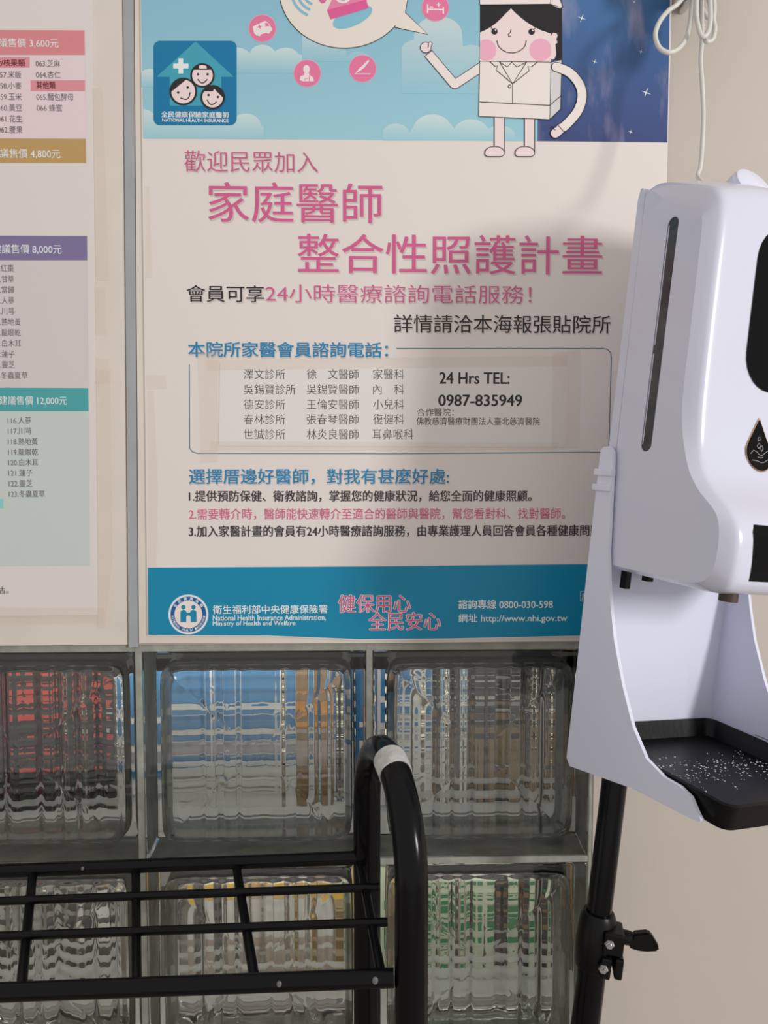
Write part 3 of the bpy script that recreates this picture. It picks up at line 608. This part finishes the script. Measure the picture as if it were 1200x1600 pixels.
def crown(x, h): q = min(1, max(0, (h-.20)/.06)); return .013*sin(pi*min(1, max(0, x/DW)))*q*q*(3-2*q)
seq = [(x, t) for x, t in steps]+[(DW-x, t) for x, t in steps[::-1]]
n = len(prof)
for x, t in seq: rings.append([bm.verts.new((x, -lerp(i_, p_, t)[0], lerp(i_, p_, t)[1]+crown(x, lerp(i_, p_, t)[1]))) for i_, p_ in zip(inner, prof)])
for a, b in zip(rings, rings[1:]):
    for k in range(n): bm.faces.new((a[k], a[(k+1) % n], b[(k+1) % n], b[k]))
bm.faces.new(rings[-1])
sv = [bm.verts.new((0, -a, z)) for a, z in slot]; sd = [bm.verts.new((.0014, -a, z)) for a, z in slot]; m_ = len(slot)
for k in range(m_): bm.faces.new((sv[k], sv[(k+1) % m_], sd[(k+1) % m_], sd[k]))
ed = []
for L_ in (rings[0], sv):
    for k in range(len(L_)): ed.append(bm.edges.get((L_[k], L_[(k+1) % len(L_)])) or bm.edges.new((L_[k], L_[(k+1) % len(L_)])))
bmesh.ops.triangle_fill(bm, edges=ed, use_beauty=True, use_dissolve=False)
body = bmobj('body', bm, plastic, dp, 28)
mg = mat('dark_level_window', (.05, .05, .058), .10, var=.5, vscale=60)
lw = slab('level_window', [(-(-a), z) for a, z in slot], 0, .001, mg); lw.data.transform(Matrix(((0, 1, 0, .0006), (-1, 0, 0, 0), (0, 0, 1, 0), (0, 0, 0, 1)))); lw.parent = dp
pts = [(.0012, -(a-.0006*0), z) for a, z in [(.0216+(a-.0216)*.96, .162+(z-.162)*.997) for a, z in slot]]
tube('window_edge', [(.0007, -.0176, .088), (.0007, -.0176, .150)], .00045, plastic, dp, 6); tube('window_edge', [(.0007, -.0176, .156), (.0007, -.0176, .236)], .00045, plastic, dp, 6)
def plate(name, P, x0, x1, m, parent, bev=0):       # outline in (a, h), extruded across
    bm = bmesh.new(); A_ = [bm.verts.new((x0, -a, z)) for a, z in P]; B_ = [bm.verts.new((x1, -a, z)) for a, z in P]; k_ = len(P)
    bm.faces.new(A_); bm.faces.new(B_[::-1])
    for k in range(k_): bm.faces.new((A_[k], B_[k], B_[(k+1) % k_], A_[(k+1) % k_]))
    if bev: bmesh.ops.bevel(bm, geom=[e for e in bm.edges if e.is_manifold and e.calc_face_angle(0) > 1.2], offset=bev, segments=2, affect='EDGES')
    return bmobj(name, bm, m, parent, 35)
# back plate strip seen behind the seam
plate('back_cover', [(-.0165, .002), (-.0080, .002), (-.0092, .200), (-.0100, .260), (-.0104, .2650), (-.0130, .2700), (-.0152, .2698), (-.0170, .2630)], .0003, DW-.0003, plastic, dp, .0006)
# bracket below: two curved side fins, inner back wall, floor
fin = [(-.0170, -.1470), (-.0120, -.1516), (.0522, -.1405), (.1041, -.1372), (.1095, -.1360), (.1103, -.1345), (.1068, -.1315), (.1006, -.1247), (.0914, -.1220), (.078, -.1219), (.0612, -.1166), (.0459, -.1008), (.0316, -.0768), (.0183, -.049),
       (.0112, -.0279), (.0055, -.008), (.0015, .012), (-.002, .045), (-.0050, .0754), (-.0062, .082), (-.0100, .0855), (-.0165, .0850), (-.0195, .0825), (-.0188, -.010), (-.0175, -.077)]
br = plate('bracket', fin, -.0045, -.0018, plastic_dull, dp, .0006)
br2 = plate('side_fin', fin, DW+.0018, DW+.0045, plastic_dull, br, .0006)
plate('inner_back', [(-.0165, -.150), (-.0130, -.150), (-.0130, -.001), (-.0165, -.001)], -.0019, DW+.002, plastic_dull, br)
plate('bracket_floor', [(-.0125, -.1480), (.0522, -.1372), (.104, -.1360), (.104, -.1375), (.0522, -.1405), (-.0125, -.1510)], -.0019, DW+.002, plastic_dull, br)
for h0 in (.0665, .0555):
    bmobj('clip_rib', box_bm(-.0062, -.0016, .0035, .0225, h0-.0024, h0+.0024, .0008), plastic_dull, br)
# screws / ports under the body
bmobj('black_plug', box_bm(.016, .021, .0, .006, -.016, 0, .0005), blackpl, dp); bmobj('black_plug', box_bm(.036, .042, .0, .006, -.010, 0, .0005), blackpl, dp)
sp_ = bmobj('spout', tube_bm([(.052, -.048, 0), (.052, -.048, -.006), (.053, -.048, -.0075)], [.0028, .0026, .0008], 12), plastic, dp, 50)
bn = mat('brown_foot', (.06, .035, .03), .5); bmobj('sensor_foot', tube_bm([(.022, -.086, .000), (.022, -.086, -.0072)], .0058, 18), bn, dp, 50)
# drip tray
tr = bmesh.new(); TB = [(.001, .118, .0), (DW-.001, .118, 0)]
def rr(x0, x1, a0, a1, r, z): return [Vector((x, -a, z)) for x, a in [(p[0], p[1]) for p in rrect(x0, a0, x1, a1, r, 5)]]
R1 = rr(-.0012, DW+.0012, -.0125, .1265, .008, -.1205); R0 = rr(.002, DW-.002, -.010, .122, .007, -.1365)
R2 = rr(.0008, DW-.0008, -.0108, .1245, .007, -.1198); R3 = rr(.0045, DW-.0045, -.0065, .118, .006, -.1325)
rs = [[tr.verts.new(v) for v in R] for R in (R0, R1, R2, R3)]
for a, b in zip(rs, rs[1:]):
    for k in range(len(a)): tr.faces.new((a[k], a[(k+1) % len(a)], b[(k+1) % len(a)], b[k]))
tr.faces.new(rs[0][::-1]); tr.faces.new(rs[-1])
tray = bmobj('drip_tray', tr, blackpl, dp, 30); tray['label'] = 'black drip tray speckled with white dried drops'
cr = bmesh.new(); rnd = random.Random(3)
for i in range(230):
    t = rnd.random(); x = .012+t*.11; a = .052-.30*(x-.06)*.1+rnd.gauss(0, .012)
    if not (.0 < a < .112): continue
    s_ = rnd.choice((.0003, .0004, .0004, .0006, .0008)); bmesh.ops.create_icosphere(cr, subdivisions=1, radius=s_, matrix=Matrix.Translation((x, -a, -.1324)) @ Matrix.Diagonal((1, 1, .5, 1)))
sp2 = bmobj('dried_drops', cr, mat('dried_white', (.75, .75, .78), .6), tray); sp2['kind'] = 'stuff'
# front: black oval window, drop emblem, lower window, top lid
def fy(h):
    P = front_prof
    for (a0, h0), (a1, h1) in zip(P, P[1:]):
        if h0 <= h <= h1: return a0+(a1-a0)*(h-h0)/(h1-h0)
    return P[0][0]
def front_patch(name, P, m, parent, lift=.0005):
    bm = bmesh.new(); vs = [bm.verts.new((x, 0, z)) for x, z in P]; f = bm.faces.new(vs); bmesh.ops.triangulate(bm, faces=[f])
    z0 = min(p[1] for p in P); z1_ = max(p[1] for p in P)
    for k in range(1, 24):
        zz = z0+(z1_-z0)*k/24; bmesh.ops.bisect_plane(bm, geom=bm.verts[:]+bm.edges[:]+bm.faces[:], plane_co=(0, 0, zz), plane_no=(0, 0, 1))
    for v in bm.verts: v.co.y = -fy(v.co.z)-lift
    bmesh.ops.recalc_face_normals(bm, faces=bm.faces)
    o = bmobj(name, bm, m, parent); return o
CX = DW/2
def oval(cx, z0, z1_, r, n=14): return [(cx+r*cos(a), z1_-r+r*sin(a)) for a in [pi*k/n for k in range(n+1)]]+[(cx+r*cos(a), z0+r+r*sin(a)) for a in [pi+pi*k/n for k in range(n+1)]]
front_patch('display_window', oval(CX-.001, .130, .238, .0235), blackgl, dp)
drop = [(CX-.001, .1105)]+[(CX-.001+.0140*sin(a)*(1 if a < pi else 1)*(sin(a/2)**.85), .0955-.0145+.0-.0+.0145*cos(a)*-1*-1+.0) for a in [0]][:0]
def dropP(cx, zt, zb, r):
    zc = zb+r; out = [(cx, zt)]
    for k in range(25):
        a = radians(35)-radians(250)*k/24; out.append((cx+r*cos(a), zc+r*sin(a)))
    return out
gold = mat('gold_rim', (.75, .45, .25), .3, .8)
front_patch('drop_rim', dropP(CX-.007, .1125, .0765, .0120), gold, dp, .0004); dr = front_patch('drop_emblem', dropP(CX-.007, .1112, .0772, .0113), blackgl, dp, .0008)
em = mat('emblem_line', (.42, .42, .42), .5)
def line3(pts): return tube_bm([(CX-.007+x, -fy(z+.005)-.0009, z+.005) for x, z in pts], .00022, 5)
for pts in ([(-.0085, .0825), (-.0055, .0852), (-.003, .0845), (.0, .0826), (.0008, .0817), (.004, .0835), (.008, .086)], [(-.002, .0810), (.0008, .0805), (.003, .0812)], [(-.007, .0785), (-.003, .0785), (.001, .0775), (.004, .0780), (.0085, .0805)],
            [(-.001, .0865), (-.002, .0885), (0, .0905), (.001, .0885), (-.001, .0865)], [(-.001, .0915), (-.001, .0935), (.0005, .0945), (.001, .0925), (-.001, .0915)], [(.002, .085), (.0008, .0875), (.0025, .0890), (.0035, .0868), (.002, .085)]):
    bmobj('emblem_line', line3(pts), em, dr)
front_patch('lower_window', [(.0195, .008), (.0185, .038), (.0205, .0425), (DW-.0205, .0425), (DW-.0185, .038), (DW-.0195, .008)], blackgl, dp)
lidm = Matrix.Translation((.0565, -.030, .2690)) @ Matrix.Rotation(radians(58), 4, 'X')
lid = bmesh.new(); tube_bm([(0, 0, -.012), (0, 0, .0015), (0, 0, .0025), (0, 0, .0045), (0, 0, .0050)], [.0165, .0165, .0155, .0155, .0145], 36, lid); bmesh.ops.transform(lid, matrix=lidm, verts=lid.verts)
bmobj('filler_lid', lid, plastic_dull, dp, 40)
# scuffs on the right fin
sc_ = mat('scuff_grey', (.10, .10, .14), .7)
for P in ([(.050, -.060), (.044, -.118)], [(.085, -.112), (.092, -.095)], [(.03, -.119), (.06, -.1185)]):
    k = P[0]; bmobj('scuff_mark', tube_bm([(DW+.0017, -a, z) for a, z in P], .00028, 5), sc_, br2)
# ------------------------------------------------------------------ stand with leaning pole
stt = Vector((.2003, -.0640, 1.0485)); sb_ = Vector((.1820, -.0660, .8745)); dv = (stt-sb_).normalized()
base = sb_ + dv*((0-sb_.z)/dv.z)
st = empty('pole_stand', base, 'black pole stand leaning right of the glass blocks, carrying the dispenser', 'stand')
def sp(z): return sb_ + dv*((z-sb_.z)/dv.z)
zc = .9210
tube('upper_pole', [sp(zc), sp(1.30)], .0100, blackpaint, st, 24, base); tube('lower_pole', [sp(.012), sp(zc)], .0114, blackpaint, st, 24, base)
bmobj('base_disc', tube_bm([(.055, -.055, .0), (.055, -.055, .008), (.055, -.055, .012)], [.105, .105, .095], 48), blackpaint, st, 40)
tube('mount_neck', [sp(1.27)+Vector((.001, -.006, 0)), sp(1.27)+Vector((.005, -.0185, 0))], .010, blackpl, st, 12, base)
clp = tube('clamp', [sp(.8965), sp(.8985), sp(.918), sp(.938), sp(.942)], [.0135, .0145, .0158, .0142, .0120], blackpl, st, 24, base)
MR = Matrix.Translation(sp(.9215)-base) @ Matrix.Rotation(radians(6), 4, 'Y') @ Matrix.Rotation(radians(-12), 4, 'Z')
bmobj('clamp_lug', box_bm(.004, .0195, -.0175, .004, -.004, .0135, .0018, mtx=MR), blackpl, clp)
bmobj('clamp_lug', box_bm(.004, .0118, -.0185, .004, -.0235, -.0065, .0018, mtx=MR), blackpl, clp); bmobj('clamp_lug', box_bm(.0145, .0210, -.0175, .004, -.0225, -.0055, .0020, mtx=MR), blackpl, clp)
for x, y, z in ((.008, -.0180, .0055), (.0055, -.0190, -.0145)):
    s = tube_bm([(x, y+.002, z), (x, y-.001, z), (x, y-.0022, z)], [.0040, .0040, .0030], 6); bmesh.ops.transform(s, matrix=MR, verts=s.verts); so = bmobj('screw', s, steel, clp, 30)
    s = tube_bm([(x, y-.002, z), (x, y-.0032, z)], [.0020, .0016], 12); bmesh.ops.transform(s, matrix=MR, verts=s.verts); bmobj('screw', s, steel, clp, 30)
s = tube_bm([(.0185, -.007, .0075), (.0225, -.007, .0075), (.0260, -.007, .0078)], [.0056, .0056, .0050], 16); bmesh.ops.transform(s, matrix=MR, verts=s.verts); kn = bmobj('wing_knob', s, blackpl, clp, 40)
wk = bmesh.new(); o_ = [(.0240, .0012), (.0262, .0130), (.0375, .0165), (.0395, .0155), (.0470, .0060), (.0462, .0030), (.037, .0004), (.030, .0000)]
a_ = [wk.verts.new((x, -.0105, z)) for x, z in o_]; b_ = [wk.verts.new((x, -.0038, z)) for x, z in o_]; wk.faces.new(a_); wk.faces.new(b_[::-1])
for k in range(len(o_)): wk.faces.new((a_[k], b_[k], b_[(k+1) % len(o_)], a_[(k+1) % len(o_)]))
bmesh.ops.bevel(wk, geom=wk.edges[:], offset=.0012, segments=2, affect='EDGES'); bmesh.ops.transform(wk, matrix=MR, verts=wk.verts); bmobj('knob_wing', wk, blackpl, clp, 40)
# ------------------------------------------------------------------ white cord
cordm = mat('white_cord', (.68, .68, .64), .35)
def cp(P, z0=.6): return [at(p[0], p[1], p[2] if len(p) > 2 else z0) for p in P]
path = [(1104, 303, .553), (1099, 288, .560), (1090, 275, .578), (1094, 262, .582), (1097, 230, .586), (1099, 180, .59), (1097, 130, .592), (1095, 95, .594), (1097, 62, .600), (1097, 30, .602), (1096, -10, .602), (1090, -30, .6)]
cb = tube_bm(spline(cp(path), 6), .00165, 10)
tube_bm(spline(cp([(1082, -25, .602), (1060, 5), (1044, 17, .600), (1030, 35, .598), (1024, 55, .596), (1030, 74, .596), (1044, 82, .596), (1060, 76, .598), (1073, 58, .602), (1079, 32, .604), (1082, 0, .604), (1086, -25, .604)]), 8), .00185, 10, cb)
tube_bm(spline(cp([(1090, -25, .596), (1088, 5, .595), (1089, 30, .594), (1094, 52, .593), (1100, 57, .593), (1107, 48, .593), (1110, 25, .594), (1108, -25, .596)]), 8), .0018, 10, cb)
tube_bm(spline(cp([(1112, -25, .598), (1116, 10, .598), (1115, 30, .598), (1117, 45, .598), (1114, 60, .598), (1108, 65, .598), (1103, 63, .598), (1099, 50, .606), (1094, 20, .607), (1090, -25, .607)]), 8), .0018, 10, cb)
tube_bm(spline(cp([(1094, -25, .607), (1096, 8, .608), (1102, 22, .608), (1108, 28, .608), (1112, 20, .608), (1106, -5, .608), (1098, -25, .607)]), 8), .0018, 10, cb)
cdo = bmobj('power_cord', cb, cordm, None, 60); tag(cdo, 'thin white cord looped in a bundle above the dispenser', 'cord')
tk = at(1098, -32, .603); tie = empty('cord_tie', tk, 'black tie holding the white cord bundle to the wall', 'tie')
bmobj('strap', box_bm(-.018, .018, -.016, .018, -.006, .030, .004), blackpl, tie, 40); bmobj('wall_hook', tube_bm([(0, 0, .0), (0, -tk.y, 0)], .004, 12), steel, tie, 40)
# ------------------------------------------------------------------ black umbrella rack
rk = empty('umbrella_rack', (-.25, -.118, 0), 'black tubular umbrella rack with wire grid in front of the glass blocks', 'rack'); RO = rk.location
RL = .0118
def uframe(x0, y0, x1, y1, apex, name='side_frame'):
    P = [(x0, y0, .012)]; dx, dy = x1-x0, y1-y0; R_ = sqrt(dx*dx+dy*dy)/2; zs = apex-R_
    P.append((x0, y0, zs*.5)); P.append((x0, y0, zs))
    for k in range(1, 24):
        a = pi*k/24; s_ = (1-cos(a))/2; P.append((x0+dx*s_, y0+dy*s_, zs+R_*sin(a)))
    P += [(x1, y1, zs), (x1, y1, zs*.5), (x1, y1, .012)]
    o = tube(name, P, RL*.93, blackpaint, rk, 28, RO)
    for x, y in ((x0, y0), (x1, y1)): tube('rubber_foot', [(x, y, 0), (x, y, .03)], RL*1.25, blackpl, o, 18, RO)
    return P
UP = uframe(.0020, -.058, .0304, -.1785, 1.0925)
uframe(-.560, -.048, -.532, -.1685, 1.0725)
bm = tube_bm([Vector(p)-RO for p in UP[15:18]], RL*1.0, 28, cap=True)
wt_ = bmobj('white_tape', bm, mat('white_paint_tape', (.62, .62, .60), .6, bump=.8, bscale=300, var=.2, vscale=150), rk, 50); wt_['label'] = 'worn strip of white tape around the bend'
bR, bL = Vector((-.0010, -.0600, .9862)), Vector((-.560, -.048, .966)); fR, fL = Vector((.0150, -.1790, .9675)), Vector((-.532, -.1685, .949))
tube('rail', [bL, bR], .0054, blackpaint, rk, 16, RO); tube('rail', [fL, fR+Vector((.004, 0, 0))], .0060, blackpaint, rk, 16, RO)
for t_, zz in ((.30, 0), (.60, 0)):
    a = bL.lerp(fL, t_)+Vector((0, 0, .001)); b = bR.lerp(fR, t_)+Vector((.002, 0, .001)); tube('grid_rod', [a, b+Vector((.006, 0, 0))], .0031, blackpaint, rk, 12, RO)
tube('end_bar', [bR+Vector((-.003, 0, -.001)), fR+Vector((-.004, .004, -.001))], .0034, blackpaint, rk, 12, RO); tube('end_bar', [bL, fL], .0034, blackpaint, rk, 12, RO)
for xb, xf in ((-.1032, -.0707), (-.1837, -.1482), (-.2662, -.2236), (-.3480, -.300), (-.4290, -.378), (-.5080, -.455)):
    tb = (xb-bL.x)/(bR.x-bL.x); tf = (xf-fL.x)/(fR.x-fL.x); tube('cross_rod', [bL.lerp(bR, tb)-Vector((0, 0, .002)), fL.lerp(fR, tf)-Vector((0, 0, .003))], .0035, blackpaint, rk, 12, RO)
# lower tray of the rack near the floor
for a, b in (((.002, -.058), (-.560, -.048)), ((.0304, -.1785), (-.532, -.1685))): tube('lower_rail', [(*a, .12), (*b, .12)], .006, blackpaint, rk, 12, RO)
box('water_tray', (-.545, -.172, .085), (.015, -.055, .115), blackpl, rk, .004, RO)
for P_, r_, sz in ((fL.lerp(fR, .872), .0060, .0026), (fL.lerp(fR, .985), .0060, .0030), (fL.lerp(fR, .52), .0060, .0016), (bL.lerp(bR, .60), .0054, .0020)):
    b_ = bmesh.new(); bmesh.ops.create_icosphere(b_, subdivisions=2, radius=sz, matrix=Matrix.Translation(P_-RO+Vector((0, -r_*.86, r_*.3))) @ Matrix.Diagonal((.7, .35, 1, 1))); bmobj('paint_chip', b_, chip, rk, 60)
rust = mat('rust_red', (.16, .03, .015), .7)
for x, y, z in ((.0125, -.052, .9885), (.0420, -.176, .9650)): 
    bmobj('rust_spot', tube_bm([Vector((x-.004, y, z))-RO, Vector((x-.0005, y, z))-RO], [.005, .0042], 10), rust, rk, 50)
print('SCRIPT DONE', len(SC.objects))
